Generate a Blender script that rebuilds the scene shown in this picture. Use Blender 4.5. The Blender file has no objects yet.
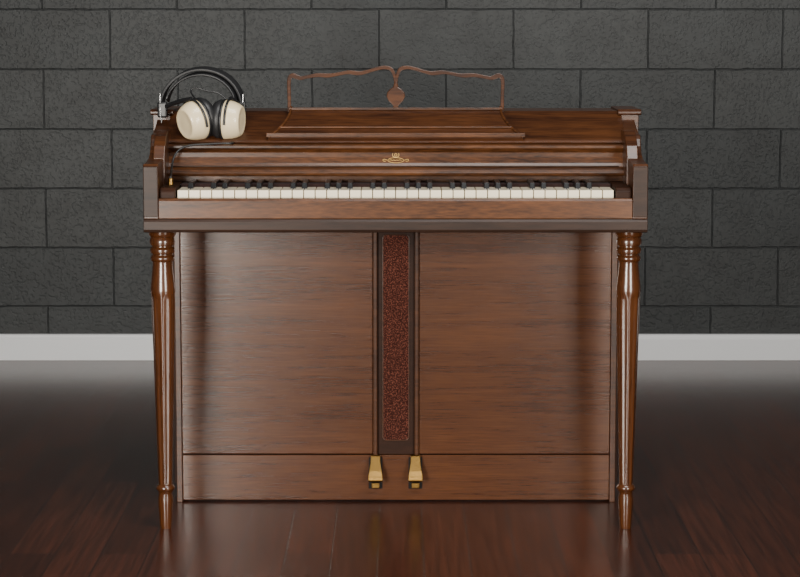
import bpy, bmesh, math, random
from mathutils import Vector, Matrix
random.seed(4)
scene = bpy.context.scene
COL = scene.collection

# ---------------------------------------------------------------- helpers
def link(o, parent=None):
    COL.objects.link(o)
    if parent is not None:
        o.parent = parent
    return o

def empty(name, loc=(0,0,0)):
    e = bpy.data.objects.new(name, None)
    e.empty_display_size = 0.1
    e.location = loc
    COL.objects.link(e)
    return e

def finish(name, bm, mat, parent, bevel=0.0, smooth=False, seg=2):
    bmesh.ops.recalc_face_normals(bm, faces=bm.faces)
    me = bpy.data.meshes.new(name)
    bm.to_mesh(me); bm.free()
    if smooth:
        for p in me.polygons: p.use_smooth = True
    o = bpy.data.objects.new(name, me)
    if mat: me.materials.append(mat)
    link(o, parent)
    if bevel > 0:
        m = o.modifiers.new('bev', 'BEVEL'); m.width = bevel; m.segments = seg
        m.limit_method = 'ANGLE'; m.angle_limit = math.radians(40)
    return o

def add_box(bm, x0,x1,y0,y1,z0,z1):
    vs = [bm.verts.new((x,y,z)) for x in (x0,x1) for y in (y0,y1) for z in (z0,z1)]
    for f in ((0,1,3,2),(4,6,7,5),(0,4,5,1),(2,3,7,6),(0,2,6,4),(1,5,7,3)):
        bm.faces.new([vs[i] for i in f])

def box(name, x0,x1,y0,y1,z0,z1, mat, parent, bevel=0.002):
    bm = bmesh.new(); add_box(bm,x0,x1,y0,y1,z0,z1)
    return finish(name,bm,mat,parent,bevel)

def extr_x(name, prof, x0, x1, mat, parent, bevel=0.0015):
    """closed (y,z) profile extruded along x"""
    bm = bmesh.new()
    a = [bm.verts.new((x0,y,z)) for y,z in prof]
    b = [bm.verts.new((x1,y,z)) for y,z in prof]
    n = len(prof)
    for i in range(n):
        bm.faces.new([a[i],a[(i+1)%n],b[(i+1)%n],b[i]])
    bm.faces.new(a); bm.faces.new(b[::-1])
    return finish(name,bm,mat,parent,bevel)

def lathe(name, prof, mat, parent, seg=48, smooth=True):
    """(r,z[,flute]) profile around z"""
    bm = bmesh.new(); rings=[]
    for r,z,*fl in prof:
        f = fl[0] if fl else 0
        ring=[]
        for i in range(seg):
            a=2*math.pi*i/seg
            rr=r*(1-f*(0.5-0.5*math.cos(a*8)))
            ring.append(bm.verts.new((rr*math.cos(a),rr*math.sin(a),z)))
        rings.append(ring)
    for k in range(len(rings)-1):
        for i in range(seg):
            bm.faces.new([rings[k][i],rings[k][(i+1)%seg],rings[k+1][(i+1)%seg],rings[k+1][i]])
    bm.faces.new(rings[0][::-1]); bm.faces.new(rings[-1])
    o = finish(name,bm,mat,parent,0,smooth)
    m=o.modifiers.new('es','EDGE_SPLIT'); m.split_angle=math.radians(45)
    return o

def curve(name, pts, r, mat, parent, cyclic=False, typ='NURBS', radii=None, res=8):
    cu = bpy.data.curves.new(name,'CURVE'); cu.dimensions='3D'
    cu.bevel_depth=r; cu.bevel_resolution=4; cu.resolution_u=res; cu.use_fill_caps=True
    sp = cu.splines.new(typ); sp.points.add(len(pts)-1)
    for i,p in enumerate(pts):
        sp.points[i].co=(p[0],p[1],p[2],1)
        if radii: sp.points[i].radius=radii[i]
    if typ=='NURBS':
        sp.order_u=min(4,len(pts)); sp.use_endpoint_u=not cyclic
    sp.use_cyclic_u=cyclic
    o=bpy.data.objects.new(name,cu); cu.materials.append(mat)
    return link(o,parent)

# ---------------------------------------------------------------- materials
def new_mat(name):
    m=bpy.data.materials.new(name); m.use_nodes=True
    nt=m.node_tree; b=nt.nodes['Principled BSDF']
    return m,nt,b

def simple(name,col,rough=0.5,metal=0.0,coat=0.0,bump=0.0,bscale=200):
    m,nt,b=new_mat(name)
    b.inputs['Base Color'].default_value=(*col,1)
    b.inputs['Roughness'].default_value=rough
    b.inputs['Metallic'].default_value=metal
    b.inputs['Coat Weight'].default_value=coat
    n=nt.nodes.new('ShaderNodeTexNoise'); n.inputs['Scale'].default_value=bscale
    tc=nt.nodes.new('ShaderNodeTexCoord'); nt.links.new(tc.outputs['Object'],n.inputs['Vector'])
    bp=nt.nodes.new('ShaderNodeBump'); bp.inputs['Strength'].default_value=bump
    bp.inputs['Distance'].default_value=0.001
    nt.links.new(n.outputs['Fac'],bp.inputs['Height']); nt.links.new(bp.outputs['Normal'],b.inputs['Normal'])
    return m

def wood(name, dark, light, scale=(1.2,14,14), rough=0.34, coat=0.35, coat_r=0.2, bump=0.15, spec=0.5, contrast=0.14):
    m,nt,b=new_mat(name); L=nt.links; N=nt.nodes
    tc=N.new('ShaderNodeTexCoord')
    mp=N.new('ShaderNodeMapping'); mp.inputs['Scale'].default_value=scale
    L.new(tc.outputs['Object'],mp.inputs['Vector'])
    n1=N.new('ShaderNodeTexNoise'); n1.inputs['Scale'].default_value=1.5; n1.inputs['Detail'].default_value=5
    n1.inputs['Distortion'].default_value=0.8
    L.new(mp.outputs['Vector'],n1.inputs['Vector'])
    n2=N.new('ShaderNodeTexNoise'); n2.inputs['Scale'].default_value=14; n2.inputs['Detail'].default_value=6
    n2.inputs['Roughness'].default_value=0.65
    L.new(mp.outputs['Vector'],n2.inputs['Vector'])
    n3=N.new('ShaderNodeTexNoise'); n3.inputs['Scale'].default_value=4.5; n3.inputs['Detail'].default_value=2
    L.new(tc.outputs['Object'],n3.inputs['Vector'])
    a=N.new('ShaderNodeMath'); a.operation='MULTIPLY_ADD'; a.inputs[1].default_value=0.45
    L.new(n2.outputs['Fac'],a.inputs[0])
    a0=N.new('ShaderNodeMath'); a0.operation='MULTIPLY'; a0.inputs[1].default_value=0.35
    L.new(n1.outputs['Fac'],a0.inputs[0]); L.new(a0.outputs[0],a.inputs[2])
    c=N.new('ShaderNodeMath'); c.operation='MULTIPLY_ADD'; c.inputs[1].default_value=0.2
    L.new(n3.outputs['Fac'],c.inputs[0]); L.new(a.outputs[0],c.inputs[2])
    cr=N.new('ShaderNodeValToRGB')
    cr.color_ramp.elements[0].position=0.5-contrast; cr.color_ramp.elements[0].color=(*dark,1)
    cr.color_ramp.elements[1].position=0.5+contrast; cr.color_ramp.elements[1].color=(*light,1)
    L.new(c.outputs[0],cr.inputs['Fac']); L.new(cr.outputs['Color'],b.inputs['Base Color'])
    b.inputs['Roughness'].default_value=rough; b.inputs['Specular IOR Level'].default_value=spec
    b.inputs['Coat Weight'].default_value=coat; b.inputs['Coat Roughness'].default_value=coat_r
    bp=N.new('ShaderNodeBump'); bp.inputs['Strength'].default_value=bump; bp.inputs['Distance'].default_value=0.0006
    L.new(n2.outputs['Fac'],bp.inputs['Height']); L.new(bp.outputs['Normal'],b.inputs['Normal'])
    return m

M_wood = wood('walnut_wood',(0.020,0.0060,0.0022),(0.080,0.0275,0.0085),rough=0.34,coat=0.12,spec=0.42,contrast=0.11)
M_panel= wood('walnut_panel',(0.042,0.0122,0.0038),(0.096,0.0320,0.0088),scale=(1.0,10,26),rough=0.26,coat=1.0,coat_r=0.15,bump=0.6,contrast=0.11,spec=0.45)
M_name = wood('walnut_figured',(0.018,0.0060,0.0022),(0.112,0.0400,0.0120),scale=(2.5,10,18),rough=0.34,coat=0.1,coat_r=0.2,spec=0.32,contrast=0.11)
M_leg  = wood('walnut_leg',(0.038,0.0112,0.0034),(0.10,0.0325,0.0088),scale=(20,20,1.5),rough=0.26,coat=0.7,coat_r=0.10)
M_edge = wood('walnut_grey_edge',(0.013,0.0062,0.0040),(0.038,0.018,0.0105),rough=0.42,coat=0.0,spec=0.25)  # darker, greyer walnut for front rail, arm faces and bead
M_dark = wood('walnut_dark',(0.012,0.0045,0.0023),(0.032,0.011,0.0046),rough=0.5,coat=0.0,spec=0.15)
M_ivory= simple('white_key_plastic',(0.86,0.76,0.57),0.25,coat=0.3)
M_ebony= simple('black_key_plastic',(0.008,0.008,0.009),0.28,coat=0.3)
M_void = simple('dark_interior',(0.006,0.005,0.005),0.8)
M_brass= simple('aged_brass',(0.30,0.175,0.050),0.36,1.0,bump=0.3,bscale=150)
M_gold = simple('gold_decal',(0.58,0.37,0.12),0.45,0.5)
M_felt_shade = simple('felt_painted_shade',(0.020,0.005,0.004),0.95)  # felt coloured near black, painting in the shadow gap above the keys
M_black= simple('black_plastic',(0.010,0.010,0.011),0.38)
M_pad  = simple('black_vinyl_cushion',(0.014,0.014,0.015),0.45,bump=0.3,bscale=90)
M_cream= simple('cream_plastic',(0.76,0.63,0.40),0.35,coat=0.3)
M_steel= simple('steel',(0.6,0.6,0.6),0.25,1.0)

# speaker grille cloth
M_cloth,nt,b=new_mat('grille_cloth')
tc=nt.nodes.new('ShaderNodeTexCoord'); n=nt.nodes.new('ShaderNodeTexNoise'); n.inputs['Scale'].default_value=360; n.inputs['Detail'].default_value=2
nt.links.new(tc.outputs['Object'],n.inputs['Vector'])
cr=nt.nodes.new('ShaderNodeValToRGB'); cr.color_ramp.elements[0].position=0.46; cr.color_ramp.elements[0].color=(0.026,0.007,0.005,1)
cr.color_ramp.elements[1].position=0.72; cr.color_ramp.elements[1].color=(0.17,0.055,0.036,1)
nt.links.new(n.outputs['Fac'],cr.inputs['Fac']); nt.links.new(cr.outputs['Color'],b.inputs['Base Color'])
bp=nt.nodes.new('ShaderNodeBump'); bp.inputs['Distance'].default_value=0.001; nt.links.new(n.outputs['Fac'],bp.inputs['Height']); nt.links.new(bp.outputs['Normal'],b.inputs['Normal'])
b.inputs['Roughness'].default_value=0.95; b.inputs['Specular IOR Level'].default_value=0.15

# painted block wall
M_wall,nt,b=new_mat('painted_block'); L=nt.links; N=nt.nodes
tc=N.new('ShaderNodeTexCoord'); sp=N.new('ShaderNodeSeparateXYZ'); L.new(tc.outputs['Object'],sp.inputs[0])
ax=N.new('ShaderNodeMath'); ax.inputs[1].default_value=0.055+0.412*20; L.new(sp.outputs['X'],ax.inputs[0])
az=N.new('ShaderNodeMath'); az.inputs[1].default_value=0.015; L.new(sp.outputs['Z'],az.inputs[0])
cb=N.new('ShaderNodeCombineXYZ'); L.new(ax.outputs[0],cb.inputs[0]); L.new(az.outputs[0],cb.inputs[1])
wn=N.new('ShaderNodeTexNoise'); wn.inputs['Scale'].default_value=18; L.new(tc.outputs['Object'],wn.inputs['Vector'])
ws=N.new('ShaderNodeVectorMath'); ws.operation='MULTIPLY_ADD'; ws.inputs[1].default_value=(0.007,0.007,0); ws.inputs[2].default_value=(-0.0035,-0.0035,0)
L.new(wn.outputs['Color'],ws.inputs[0])
wa=N.new('ShaderNodeVectorMath'); L.new(cb.outputs[0],wa.inputs[0]); L.new(ws.outputs[0],wa.inputs[1])
br=N.new('ShaderNodeTexBrick'); L.new(wa.outputs[0],br.inputs['Vector'])
br.inputs['Scale'].default_value=1; br.inputs['Mortar Size'].default_value=0.003; br.inputs['Mortar Smooth'].default_value=0.8
br.inputs['Brick Width'].default_value=0.412; br.inputs['Row Height'].default_value=0.1832
br.inputs['Color1'].default_value=(0.0175,0.0208,0.0218,1); br.inputs['Color2'].default_value=(0.0295,0.0325,0.0328,1)
br.inputs['Mortar'].default_value=(0.0155,0.0173,0.018,1); br.offset=0.5
mn=N.new('ShaderNodeTexNoise'); mn.inputs['Scale'].default_value=7; mn.inputs['Detail'].default_value=10; mn.inputs['Roughness'].default_value=0.75; L.new(tc.outputs['Object'],mn.inputs['Vector'])
mr=N.new('ShaderNodeMapRange'); mr.inputs[1].default_value=0.28; mr.inputs[2].default_value=0.72; mr.inputs[3].default_value=0.5; mr.inputs[4].default_value=1.5; L.new(mn.outputs['Fac'],mr.inputs[0])
mm=N.new('ShaderNodeVectorMath'); mm.operation='MULTIPLY'; L.new(br.outputs['Color'],mm.inputs[0]); L.new(mr.outputs[0],mm.inputs[1])
L.new(mm.outputs[0],b.inputs['Base Color']); b.inputs['Roughness'].default_value=0.5; b.inputs['Specular IOR Level'].default_value=0.42
pn=N.new('ShaderNodeTexNoise'); pn.inputs['Scale'].default_value=110; pn.inputs['Detail'].default_value=4; L.new(tc.outputs['Object'],pn.inputs['Vector'])
pr=N.new('ShaderNodeMapRange'); pr.inputs[1].default_value=0.3; pr.inputs[2].default_value=0.5; L.new(pn.outputs['Fac'],pr.inputs[0])
hh=N.new('ShaderNodeMath'); hh.operation='MULTIPLY_ADD'; hh.inputs[1].default_value=-1.0
L.new(br.outputs['Fac'],hh.inputs[0])
h2=N.new('ShaderNodeMath'); h2.operation='MULTIPLY'; h2.inputs[1].default_value=0.22; L.new(pr.outputs[0],h2.inputs[0]); L.new(h2.outputs[0],hh.inputs[2])
bp=N.new('ShaderNodeBump'); bp.inputs['Strength'].default_value=0.65; bp.inputs['Distance'].default_value=0.004
L.new(hh.outputs[0],bp.inputs['Height']); L.new(bp.outputs['Normal'],b.inputs['Normal'])

# floor boards
M_floor,nt,b=new_mat('dark_hardwood'); L=nt.links; N=nt.nodes
tc=N.new('ShaderNodeTexCoord'); sp=N.new('ShaderNodeSeparateXYZ'); L.new(tc.outputs['Object'],sp.inputs[0])
cb=N.new('ShaderNodeCombineXYZ'); ay=N.new('ShaderNodeMath'); ay.inputs[1].default_value=20; L.new(sp.outputs['Y'],ay.inputs[0])
ax=N.new('ShaderNodeMath'); ax.inputs[1].default_value=20; L.new(sp.outputs['X'],ax.inputs[0])
L.new(ay.outputs[0],cb.inputs[0]); L.new(ax.outputs[0],cb.inputs[1])
br=N.new('ShaderNodeTexBrick'); L.new(cb.outputs[0],br.inputs['Vector']); br.offset=0.37; br.offset_frequency=3
br.inputs['Scale'].default_value=1; br.inputs['Mortar Size'].default_value=0.0012; br.inputs['Mortar Smooth'].default_value=0.2
br.inputs['Brick Width'].default_value=1.1; br.inputs['Row Height'].default_value=0.092
br.inputs['Color1'].default_value=(0.036,0.0090,0.0038,1); br.inputs['Color2'].default_value=(0.064,0.0165,0.0072,1)
br.inputs['Mortar'].default_value=(0.005,0.002,0.0015,1)
mp=N.new('ShaderNodeMapping'); mp.inputs['Scale'].default_value=(60,2.5,1); L.new(tc.outputs['Object'],mp.inputs['Vector'])
gn=N.new('ShaderNodeTexNoise'); gn.inputs['Scale'].default_value=1.5; gn.inputs['Detail'].default_value=6; L.new(mp.outputs[0],gn.inputs['Vector'])
mr=N.new('ShaderNodeMapRange'); mr.inputs[1].default_value=0.3; mr.inputs[2].default_value=0.7; mr.inputs[3].default_value=0.55; mr.inputs[4].default_value=1.45; L.new(gn.outputs['Fac'],mr.inputs[0])
mm=N.new('ShaderNodeVectorMath'); mm.operation='MULTIPLY'; L.new(br.outputs['Color'],mm.inputs[0]); L.new(mr.outputs[0],mm.inputs[1])
L.new(mm.outputs[0],b.inputs['Base Color'])
b.inputs['Roughness'].default_value=0.25; b.inputs['Coat Weight'].default_value=0.0
hh=N.new('ShaderNodeMath'); hh.operation='MULTIPLY_ADD'; hh.inputs[1].default_value=-1.0; L.new(br.outputs['Fac'],hh.inputs[0])
h2=N.new('ShaderNodeMath'); h2.operation='MULTIPLY'; h2.inputs[1].default_value=0.25; L.new(gn.outputs['Fac'],h2.inputs[0]); L.new(h2.outputs[0],hh.inputs[2])
bp=N.new('ShaderNodeBump'); bp.inputs['Strength'].default_value=0.4; bp.inputs['Distance'].default_value=0.001
L.new(hh.outputs[0],bp.inputs['Height']); L.new(bp.outputs['Normal'],b.inputs['Normal'])

M_trim = simple('white_trim_paint',(0.90,0.91,0.92),0.4)

# ---------------------------------------------------------------- room
WY=2.33
box('floor',-5,5,-6.5,WY+0.1,-0.05,0,M_floor,None,0)
box('wall_back',-5,5,WY,WY+0.2,0.0,2.8,M_wall,None,0)
extr_x('baseboard_back',[(WY,0.0),(WY-0.016,0.0),(WY-0.016,0.066),(WY-0.012,0.073),(WY-0.010,0.080),(WY,0.082)],-5,5,M_trim,None,0.001)

# ---------------------------------------------------------------- piano
P=empty('electric_piano')
box('keybed',-0.506,0.506,-0.035,0.40,0.634,0.662,M_dark,P,0.001)
extr_x('front_rail',[(-0.035,0.629),(-0.046,0.631),(-0.048,0.636),(-0.048,0.652),(-0.045,0.657),(-0.035,0.659)],-0.5125,0.5125,M_edge,P,0.001)
extr_x('key_slip',[(-0.03,0.655),(-0.042,0.658),(-0.042,0.694),(-0.038,0.699),(-0.02,0.699),(-0.02,0.655)],-0.482,0.482,M_name,P,0.001)
arm=[(-0.046,0.657),(-0.046,0.764),(-0.040,0.769),(0.02,0.771),(0.06,0.775),(0.085,0.784),(0.10,0.797),(0.107,0.812),
     (0.115,0.820),(0.15,0.823),(0.20,0.834),(0.235,0.846),(0.25,0.858),(0.40,0.860),(0.40,0.632),(-0.035,0.632),(-0.035,0.657)]
for s,nm in ((-1,'left'),(1,'right')):
    a,b_=sorted((s*0.482,s*0.5125))
    extr_x('side_arm_'+nm,arm,a,b_,M_wood,P,0.002)
    extr_x('arm_face_'+nm,[(-0.049,0.662),(-0.0455,0.662),(-0.0455,0.765),(-0.049,0.764)],a+0.001,b_-0.001,M_edge,P,0.001)
    a,b_=sorted((s*0.477,s*0.5265))
    extr_x('end_cap_'+nm,[(0.235,0.856),(0.230,0.859),(0.230,0.864),(0.235,0.868),(0.41,0.868),(0.41,0.856)],a,b_,M_wood,P,0.001)
    a,b_=sorted((s*0.484,s*0.521))
    extr_x('side_pilaster_'+nm,[(0.235,0.82),(0.235,0.857),(0.40,0.857),(0.40,0.70),(0.24,0.70),(0.238,0.80)],a,b_,M_wood,P,0.001)
    a,b_=sorted((s*0.478,s*0.502))
    extr_x('arm_scroll_'+nm,[(0.05,0.70),(0.05,0.775),(0.065,0.800),(0.09,0.818),(0.12,0.828),(0.2,0.828),(0.2,0.70)],a,b_,M_wood,P,0.002)
    a,b_=sorted((s*0.449,s*0.481))
    extr_x('key_block_'+nm,[(-0.028,0.66),(-0.028,0.712),(-0.02,0.720),(0.13,0.722),(0.13,0.66)],a,b_,M_dark,P,0.002)
KW=0.0235; nW=38; X0=-nW*KW/2
bm=bmesh.new()
for i in range(nW):
    add_box(bm,X0+i*KW+0.0008,X0+(i+1)*KW-0.0008,-0.016,0.125,0.692,0.7140)
finish('white_keys',bm,M_ivory,P,0.0012)
names='AB'+'CDEFGAB'*5+'C'
bm=bmesh.new()
for i,nme in enumerate(names[:-1]):
    if nme in 'ACDFG':
        xc=X0+(i+1)*KW
        y0,y1,z0,z1=0.026,0.125,0.711,0.726
        lo=[bm.verts.new(p) for p in ((xc-.0058,y0,z0),(xc+.0058,y0,z0),(xc+.0058,y1,z0),(xc-.0058,y1,z0))]
        hi=[bm.verts.new(p) for p in ((xc-.0048,y0+.006,z1),(xc+.0048,y0+.006,z1),(xc+.0048,y1,z1),(xc-.0048,y1,z1))]
        bm.faces.new(lo[::-1]); bm.faces.new(hi)
        for k in range(4): bm.faces.new([lo[k],lo[(k+1)%4],hi[(k+1)%4],hi[k]])
finish('black_keys',bm,M_ebony,P,0.001)
box('key_felt_shade',-0.4475,0.4475,0.070,0.128,0.708,0.7200,M_felt_shade,P,0.001)  # felt strip whose dark colour stands in for shade below the name board
extr_x('name_board',[(0.128,0.733),(0.105,0.735),(0.103,0.741),(0.108,0.747),(0.128,0.752),(0.133,0.760),(0.136,0.772),(0.137,0.782),(0.132,0.787),
                     (0.128,0.791),(0.128,0.797),(0.134,0.799),(0.16,0.800),(0.30,0.79),(0.30,0.70),(0.13,0.70),(0.128,0.722)],-0.482,0.482,M_name,P,0.0008)
box('name_board_bead',-0.47,0.47,0.126,0.130,0.7525,0.7545,M_edge,P,0.0005)
extr_x('lid',[(0.150,0.798),(0.145,0.803),(0.150,0.808),(0.245,0.860),(0.255,0.864),(0.40,0.864),(0.40,0.850),(0.26,0.850),(0.17,0.798)],-0.4845,0.4845,M_wood,P,0.001)
box('back_board',-0.50,0.50,0.388,0.402,0.02,0.855,M_dark,P,0.001)

def yl(z): return 0.1325+(z-0.760)*0.2-0.0006
def dc(nm,pts,r=0.0006,cyc=False): curve(nm,[(x,yl(z),z) for x,z in pts],r,M_gold,P,cyc)
ell=[(0.017*math.cos(t*math.pi/8),0.7655+0.0055*math.sin(t*math.pi/8)) for t in range(16)]
dc('crest_oval',ell,0.0006,True)
dc('crest_lyre',[(-0.006,0.780),(-0.008,0.775),(-0.004,0.7725),(0,0.771),(0.004,0.7725),(0.008,0.775),(0.006,0.780)],0.0007)
dc('crest_crown',[(-0.004,0.776),(0,0.7815),(0.004,0.776),(0,0.773)],0.0007,True)
dc('crest_script',[(-0.013,0.7655),(-0.010,0.768),(-0.007,0.763),(-0.004,0.768),(-0.001,0.763),(0.002,0.768),(0.005,0.763),(0.008,0.768),(0.012,0.765)],0.0006)
for s in (-1,1):
    dc('crest_wing',[(s*0.018,0.7655),(s*0.024,0.769),(s*0.029,0.7665),(s*0.026,0.763),(s*0.021,0.7635)],0.0006)

# ---- music desk
def desk_pt(x,s,off=0):
    y=0.148+(0.235-0.148)*s; z=0.809+(0.867-0.809)*s
    n=Vector((0,-(0.867-0.809),(0.235-0.148))).normalized()
    return Vector((x,y,z))+n*off
half=[]
for k in range(9):
    s=k/8; half.append((0.228+0.042*((1-s)**1.9),s))
bm=bmesh.new()
lo=[];hi=[]
outline=[(x,s) for x,s in half]+[(-x,s) for x,s in half[::-1]]
for x,s in outline:
    lo.append(bm.verts.new(desk_pt(x,s,-0.004))); hi.append(bm.verts.new(desk_pt(x,s,0.006)))
n_=len(outline)
for i in range(n_): bm.faces.new([lo[i],lo[(i+1)%n_],hi[(i+1)%n_],hi[i]])
bm.faces.new(lo[::-1]); bm.faces.new(hi)
finish('music_desk_board',bm,M_wood,P,0.002)
for nm,s0,xx,r in (('ledge',0.04,0.273,0.0045),('bead_middle',0.30,0.246,0.0018),('bead_upper',0.93,0.229,0.003),):
    p=desk_pt(0,s0,0.008)
    bm=bmesh.new(); add_box(bm,-xx,xx,p.y-r,p.y+r,p.z-r,p.z+r); finish('music_desk_'+nm,bm,M_name,P,0.001)
curve('music_desk_edge_left',[desk_pt(-x+0.004,s,0.007) for x,s in half],0.003,M_name,P)
curve('music_desk_edge_right',[desk_pt(x-0.004,s,0.007) for x,s in half],0.003,M_name,P)
# fretwork cut from a thin board: local coords (half-width a, height h) in metres
def fpt(a,h): return Vector((a, 0.236+h*0.22, 0.871+h))
def ribbon(nm,pts,sgn,T=0.0035):
    P2=[]
    n=len(pts)
    for i in range(n-1):
        p0=pts[max(i-1,0)];p1=pts[i];p2=pts[i+1];p3=pts[min(i+2,n-1)]
        for k in range(6):
            t=k/6
            P2.append([0.5*((2*p1[j])+(-p0[j]+p2[j])*t+(2*p0[j]-5*p1[j]+4*p2[j]-p3[j])*t*t+(-p0[j]+3*p1[j]-3*p2[j]+p3[j])*t**3) for j in range(3)])
    P2.append(list(pts[-1]))
    bm=bmesh.new(); rows=[]
    for i,(a,h,w) in enumerate(P2):
        q0=P2[max(i-1,0)]; q1=P2[min(i+1,len(P2)-1)]
        tx,tz=q1[0]-q0[0],q1[1]-q0[1]; l=math.hypot(tx,tz) or 1; nx,nz=-tz/l,tx/l
        row=[]
        for e,d in ((-1,-T),(1,-T),(1,T),(-1,T)):
            v=fpt(sgn*(a+nx*w/2*e),h+nz*w/2*e); v.y+=d; row.append(bm.verts.new(v))
        rows.append(row)
    for k in range(len(rows)-1):
        for j in range(4): bm.faces.new([rows[k][j],rows[k][(j+1)%4],rows[k+1][(j+1)%4],rows[k+1][j]])
    bm.faces.new(rows[0]); bm.faces.new(rows[-1][::-1])
    return finish(nm,bm,M_wood,P,0.0012)
Wd=0.86
main=[(.2285,-.0085,.0085),(.2285,.017,.0085),(.2292,.038,.0085),(.2296,.053,.009),(.2275,.0648,.0105),(.2205,.069,.012),(.2125,.0660,.0118),(.204,.0636,.010),(.194,.0655,.0085),(.180,.0680,.0090),(.167,.0700,.0098),
      (.149,.0692,.0105),(.136,.0700,.0090),(.118,.0735,.0085),(.102,.0760,.0095),(.089,.0748,.0108),(.077,.0740,.0100),(.061,.0775,.0085),(.043,.0829,.0085),(.026,.0863,.0090),(.012,.0837,.0095),(.006,.0765,.0085),(.0025,.0659,.0075),(.0005,.0531,.0065)]
main=[(a,h,w*Wd) for a,h,w in main]
for sgn,nm in ((-1,'left'),(1,'right')): ribbon('music_desk_fret_'+nm,main,sgn)
bm=bmesh.new()
sp_=[(0,.0616),(.0043,.051),(.0056,.0446),(.0126,.0404),(.0187,.0329),(.0200,.0244),(.0156,.0149),(.0100,.0096),(.0056,.0043),(.0056,-.0085)]
pts=[(u,h) for u,h in sp_]+[(-u,h) for u,h in sp_[:0:-1]]
f_=[bm.verts.new(fpt(u,h)+Vector((0,-0.004,0))) for u,h in pts]; g_=[bm.verts.new(fpt(u,h)+Vector((0,0.004,0))) for u,h in pts]
for i in range(len(pts)): bm.faces.new([f_[i],f_[(i+1)%len(pts)],g_[(i+1)%len(pts)],g_[i]])
bm.faces.new(f_); bm.faces.new(g_[::-1])
finish('music_desk_finial',bm,M_wood,P,0.002)

# ---- lower case
YF=0.28
box('lower_panel_left',-0.471,-0.0505,YF,0.30,0.108,0.634,M_panel,P,0.0015)
box('lower_panel_right',0.0505,0.471,YF,0.30,0.108,0.634,M_panel,P,0.0015)
box('kick_board',-0.471,0.471,YF,0.30,0.004,0.1055,M_panel,P,0.0015)
box('lower_core',-0.471,0.471,0.298,0.31,0.01,0.632,M_void,P,0)
for s,nm in ((-1,'left'),(1,'right')):
    a,b_=sorted((s*0.4715,s*0.484))
    box('lower_side_'+nm,a,b_,YF-0.004,0.40,0.0,0.634,M_wood,P,0.0015)
    xc=s*0.0455
    box('column_moulding_'+nm,xc-0.005,xc+0.005,YF-0.008,0.298,0.102,0.634,M_wood,P,0.003)
box('centre_column',-0.0405,0.0405,YF+0.004,0.299,0.106,0.634,M_dark,P,0.001)
def rrect(w,h,r,n=8):
    o=[]
    for cx,cz,a0 in ((w-r,h-r,0),(-w+r,h-r,90),(-w+r,-h+r,180),(w-r,-h+r,270)):
        for k in range(n+1):
            a=math.radians(a0+90*k/n); o.append((cx+r*math.cos(a),cz+r*math.sin(a)))
    return o
zc=(0.139+0.592)/2; hh_=(0.592-0.139)/2
bm=bmesh.new(); o=rrect(0.0275,hh_,0.007)
f_=[bm.verts.new((x,YF+0.001,z+zc)) for x,z in o]; g_=[bm.verts.new((x,YF+0.006,z+zc)) for x,z in o]
for i in range(len(o)): bm.faces.new([f_[i],f_[(i+1)%len(o)],g_[(i+1)%len(o)],g_[i]])
bm.faces.new(f_); finish('speaker_grille_cloth',bm,M_cloth,P,0)
curve('speaker_grille_rim',[(x,YF+0.003,z+zc) for x,z in rrect(0.0285,hh_+0.001,0.008)],0.0014,M_wood,P,True,typ='POLY')

# ---- pedals
for s,nm in ((-1,'left'),(1,'right')):
    xc=s*0.0440-0.001
    path=[(YF-0.002,0.106,0.010),(YF-0.008,0.108,0.0105),(YF-0.014,0.105,0.0105),(YF-0.022,0.090,0.0115),(YF-0.030,0.075,0.014),(YF-0.036,0.066,0.0160),(YF-0.040,0.061,0.0160),(YF-0.041,0.056,0.0155),(YF-0.038,0.052,0.015)]
    bm=bmesh.new(); T=0.004; rows=[]
    for k,(y,z,w) in enumerate(path):
        p0=path[max(k-1,0)]; p1=path[min(k+1,len(path)-1)]
        t=Vector((0,p1[0]-p0[0],p1[1]-p0[1])).normalized(); n=Vector((0,t.z,-t.y))
        c=Vector((xc,y,z))
        rows.append([bm.verts.new(c+Vector((-w,0,0))),bm.verts.new(c+Vector((w,0,0))),bm.verts.new(c+Vector((w,0,0))-n*T),bm.verts.new(c+Vector((-w,0,0))-n*T)])
    for k in range(len(rows)-1):
        for j in range(4): bm.faces.new([rows[k][j],rows[k][(j+1)%4],rows[k+1][(j+1)%4],rows[k+1][j]])
    bm.faces.new(rows[0]); bm.faces.new(rows[-1][::-1])
    finish('pedal_'+nm,bm,M_brass,P,0.0012)
    box('pedal_slot_'+nm,xc-0.015,xc+0.015,YF-0.0015,YF+0.002,0.030,0.100,M_void,P,0.001)
    box('pedal_bracket_'+nm,xc-0.009,xc+0.009,YF-0.02,YF,0.034,0.046,M_brass,P,0.002)

# ---- turned legs
legp=[(0.0285,0.632),(0.0285,0.620),(0.0265,0.616),(0.0235,0.614),(0.0255,0.610),(0.0265,0.604),(0.0255,0.598),(0.0215,0.596),(0.0215,0.594),
      (0.0245,0.592),(0.026,0.587),(0.0245,0.581),(0.021,0.579),(0.021,0.577),(0.0235,0.575),(0.025,0.570),(0.0235,0.565),(0.0205,0.563),
      (0.0205,0.556),(0.0215,0.545),(0.0230,0.530),(0.0247,0.515),(0.0255,0.503),(0.0255,0.498),(0.0245,0.494,0.0),(0.0248,0.485,0.08)]
for k in range(1,11):
    t=k/10; legp.append((0.0250-(0.0250-0.0142)*t, 0.485-(0.485-0.100)*t, 0.08))
legp+=[(0.0138,0.094),(0.017,0.092),(0.0195,0.088),(0.0195,0.084),(0.0165,0.081),(0.0138,0.076),(0.0138,0.072),(0.0155,0.064),(0.0155,0.052),(0.0140,0.030),(0.0128,0.006),(0.0118,0.0)]
for s,nm in ((-1,'left'),(1,'right')):
    o=lathe('front_leg_'+nm,legp,M_leg,P,seg=64); o.location=(s*0.4825,0.028,0)

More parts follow.
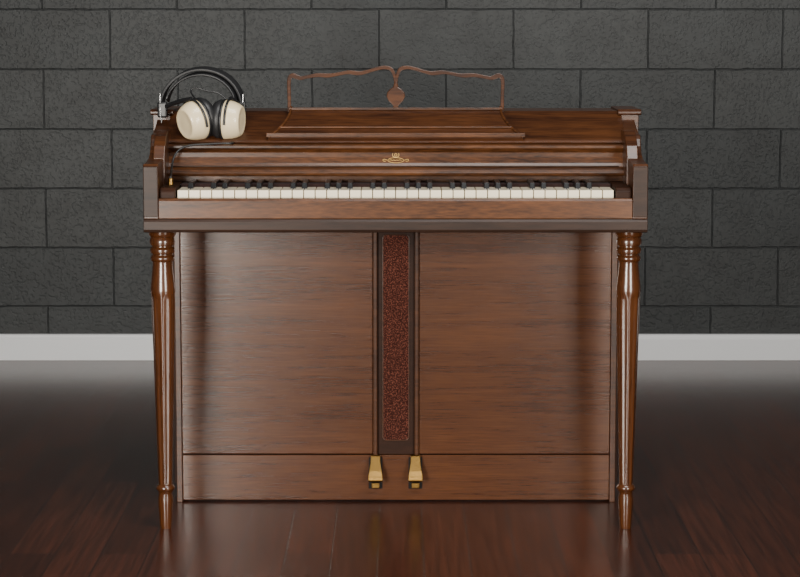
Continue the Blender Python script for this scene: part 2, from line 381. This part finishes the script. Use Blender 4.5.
bm=bmesh.new(); bmesh.ops.create_cone(bm,cap_ends=True,segments=24,radius1=0.006,radius2=0.005,depth=0.014)
o=finish('volume_knob',bm,M_brass,P,0.001); o.location=(-0.464,0.03,0.728)

# ---------------------------------------------------------------- headphones
H=empty('headphones')
def cup(nm,center,axis,up=(0,0,1),oval=1.12,S=1.0):
    ax=Vector(axis).normalized(); upv=Vector(up); side=ax.cross(upv).normalized(); upv=side.cross(ax).normalized()
    R=Matrix((side,upv,ax)).transposed().to_4x4(); R.translation=Vector(center)
    R=R@Matrix.Scale(S,4)
    def lat(n,prof,mat,seg=40):
        bm=bmesh.new(); rings=[]
        for r,z in prof:
            rings.append([bm.verts.new((r*math.cos(2*math.pi*i/seg),oval*r*math.sin(2*math.pi*i/seg),z)) for i in range(seg)])
        for k in range(len(rings)-1):
            for i in range(seg): bm.faces.new([rings[k][i],rings[k][(i+1)%seg],rings[k+1][(i+1)%seg],rings[k+1][i]])
        bm.faces.new(rings[0][::-1]); bm.faces.new(rings[-1])
        bm.transform(R)
        return finish(nm+'_'+n,bm,mat,H,0,True)
    lat('shell',[(0.038,0.0),(0.0395,0.003),(0.039,0.008),(0.0365,0.020),(0.033,0.030),(0.029,0.037),(0.0265,0.0385),(0.024,0.0375),(0.012,0.0382),(0.003,0.0384)],M_cream)
    lat('rim',[(0.034,-0.004),(0.0405,-0.003),(0.041,0.001),(0.038,0.003)],M_black)
    lat('cushion',[(0.012,-0.010),(0.018,-0.022),(0.026,-0.0265),(0.034,-0.023),(0.0395,-0.012),(0.037,-0.003),(0.03,0.0)],M_pad)
    return R
RL=cup('left_cup',(-0.416,0.160,0.851),(-0.72,-0.60,-0.25),up=(0.16,0,1),S=1.0)
RR=cup('right_cup',(-0.361,0.168,0.849),(0.97,-0.22,-0.05),up=(-0.08,0,1),S=0.97)
def band(nm,pts,w,t,mat):
    bm=bmesh.new(); rows=[]
    for k,p in enumerate(pts):
        p=Vector(p); a=Vector(pts[max(k-1,0)]); c=Vector(pts[min(k+1,len(pts)-1)])
        tan=(c-a).normalized(); wd=Vector((0.25,1,0.25)); wd=(wd-tan*wd.dot(tan)).normalized(); n=tan.cross(wd).normalized()
        rows.append([bm.verts.new(p+wd*w/2*i+n*t/2*j) for i,j in ((-1,-1),(1,-1),(1,1),(-1,1))])
    for k in range(len(rows)-1):
        for j in range(4): bm.faces.new([rows[k][j],rows[k][(j+1)%4],rows[k+1][(j+1)%4],rows[k+1][j]])
    bm.faces.new(rows[0]); bm.faces.new(rows[-1][::-1])
    return finish(nm,bm,mat,H,0.0015,True)
cx=-0.413
arc=[]
for k in range(25):
    a=math.radians(188-196*k/24)
    arc.append((cx+0.086*math.cos(a), 0.205+0.02*math.sin(a), 0.877+0.078*math.sin(a)))
band('headband',arc,0.024,0.006,M_pad)
arc2=[]
for k in range(21):
    a=math.radians(170-160*k/20)
    arc2.append((cx+0.075*math.cos(a), 0.200+0.02*math.sin(a), 0.876+0.069*math.sin(a)))
band('headband_padding',arc2,0.026,0.005,M_black)
for nm,s,Rm in (('left',-1,RL),('right',1,RR)):
    tip=Vector((cx+s*0.084,0.203,0.872))
    bm=bmesh.new(); add_box(bm,-0.010,0.010,-0.011,0.011,-0.020,0.014); bm.transform(Matrix.Translation(tip+Vector((0,-0.002,0)))); finish(nm+'_slider_block',bm,M_black,H,0.004)
    for d in (-0.005,0.005):
        curve(nm+'_rod',[tip+Vector((s*0.004,d-0.004,0.03)),tip+Vector((s*0.005,d-0.006,0)),tip+Vector((s*0.001,d-0.012,-0.03))],0.0013,M_steel,H)
    yk=[Rm@Vector((0.0415*math.cos(a),0.0475*math.sin(a),0.010)) for a in [math.radians(x) for x in range(-10,191,20)]]
    curve(nm+'_yoke',yk,0.0026,M_black,H)
    top=Rm@Vector((0,0.0475,0.010))
    curve(nm+'_yoke_stem',[top,(top+tip)/2+Vector((0,-0.006,0.006)),tip],0.0048,M_black,H)
curve('link_wire',[RL@Vector((0,0.045,0.0)),(-0.440,0.175,0.910),(-0.425,0.17,0.922),(-0.395,0.17,0.905),(-0.375,0.172,0.910),RR@Vector((0,0.045,0))],0.0018,M_black,H)
curve('cable',[RR@Vector((0,-0.044,0.006)),(-0.335,0.135,0.801),(-0.352,0.125,0.8015),(-0.37,0.124,0.8015),(-0.40,0.122,0.8000),(-0.43,0.121,0.799),(-0.452,0.118,0.793),(-0.466,0.106,0.775),(-0.468,0.085,0.748),(-0.465,0.05,0.738),(-0.464,0.03,0.737)],0.0022,M_black,H)

# ---------------------------------------------------------------- lights
def area(nm,loc,tgt,sx,sy,power,col=(1,1,1)):
    l=bpy.data.lights.new(nm,'AREA'); l.shape='RECTANGLE'; l.size=sx; l.size_y=sy; l.energy=power; l.color=col
    o=bpy.data.objects.new(nm,l); COL.objects.link(o); o.location=loc
    o.rotation_euler=(Vector(tgt)-Vector(loc)).to_track_quat('-Z','Y').to_euler(); return o
area('softbox_left',(-1.30,-3.2,0.85),(0,0.3,0.5),0.7,1.3,140,(1,0.95,0.87))
area('softbox_right',(1.50,-3.15,0.85),(0,0.3,0.5),0.7,1.3,88,(1,0.95,0.87))
area('overhead_softbox',(0.5,-1.2,2.9),(0.5,1.9,0.9),1.6,1.0,75,(1,0.99,0.97))
w=bpy.data.worlds.new('studio_world'); scene.world=w; w.use_nodes=True
w.node_tree.nodes['Background'].inputs[0].default_value=(0.9,0.95,1,1); w.node_tree.nodes['Background'].inputs[1].default_value=0.04

# ---------------------------------------------------------------- camera
cam=bpy.data.cameras.new('camera'); cam.lens=101.25; cam.sensor_width=36
co=bpy.data.objects.new('camera',cam); COL.objects.link(co)
co.location=(0.009,-4.603,1.075); co.rotation_euler=(math.radians(83),0,0)
scene.camera=co
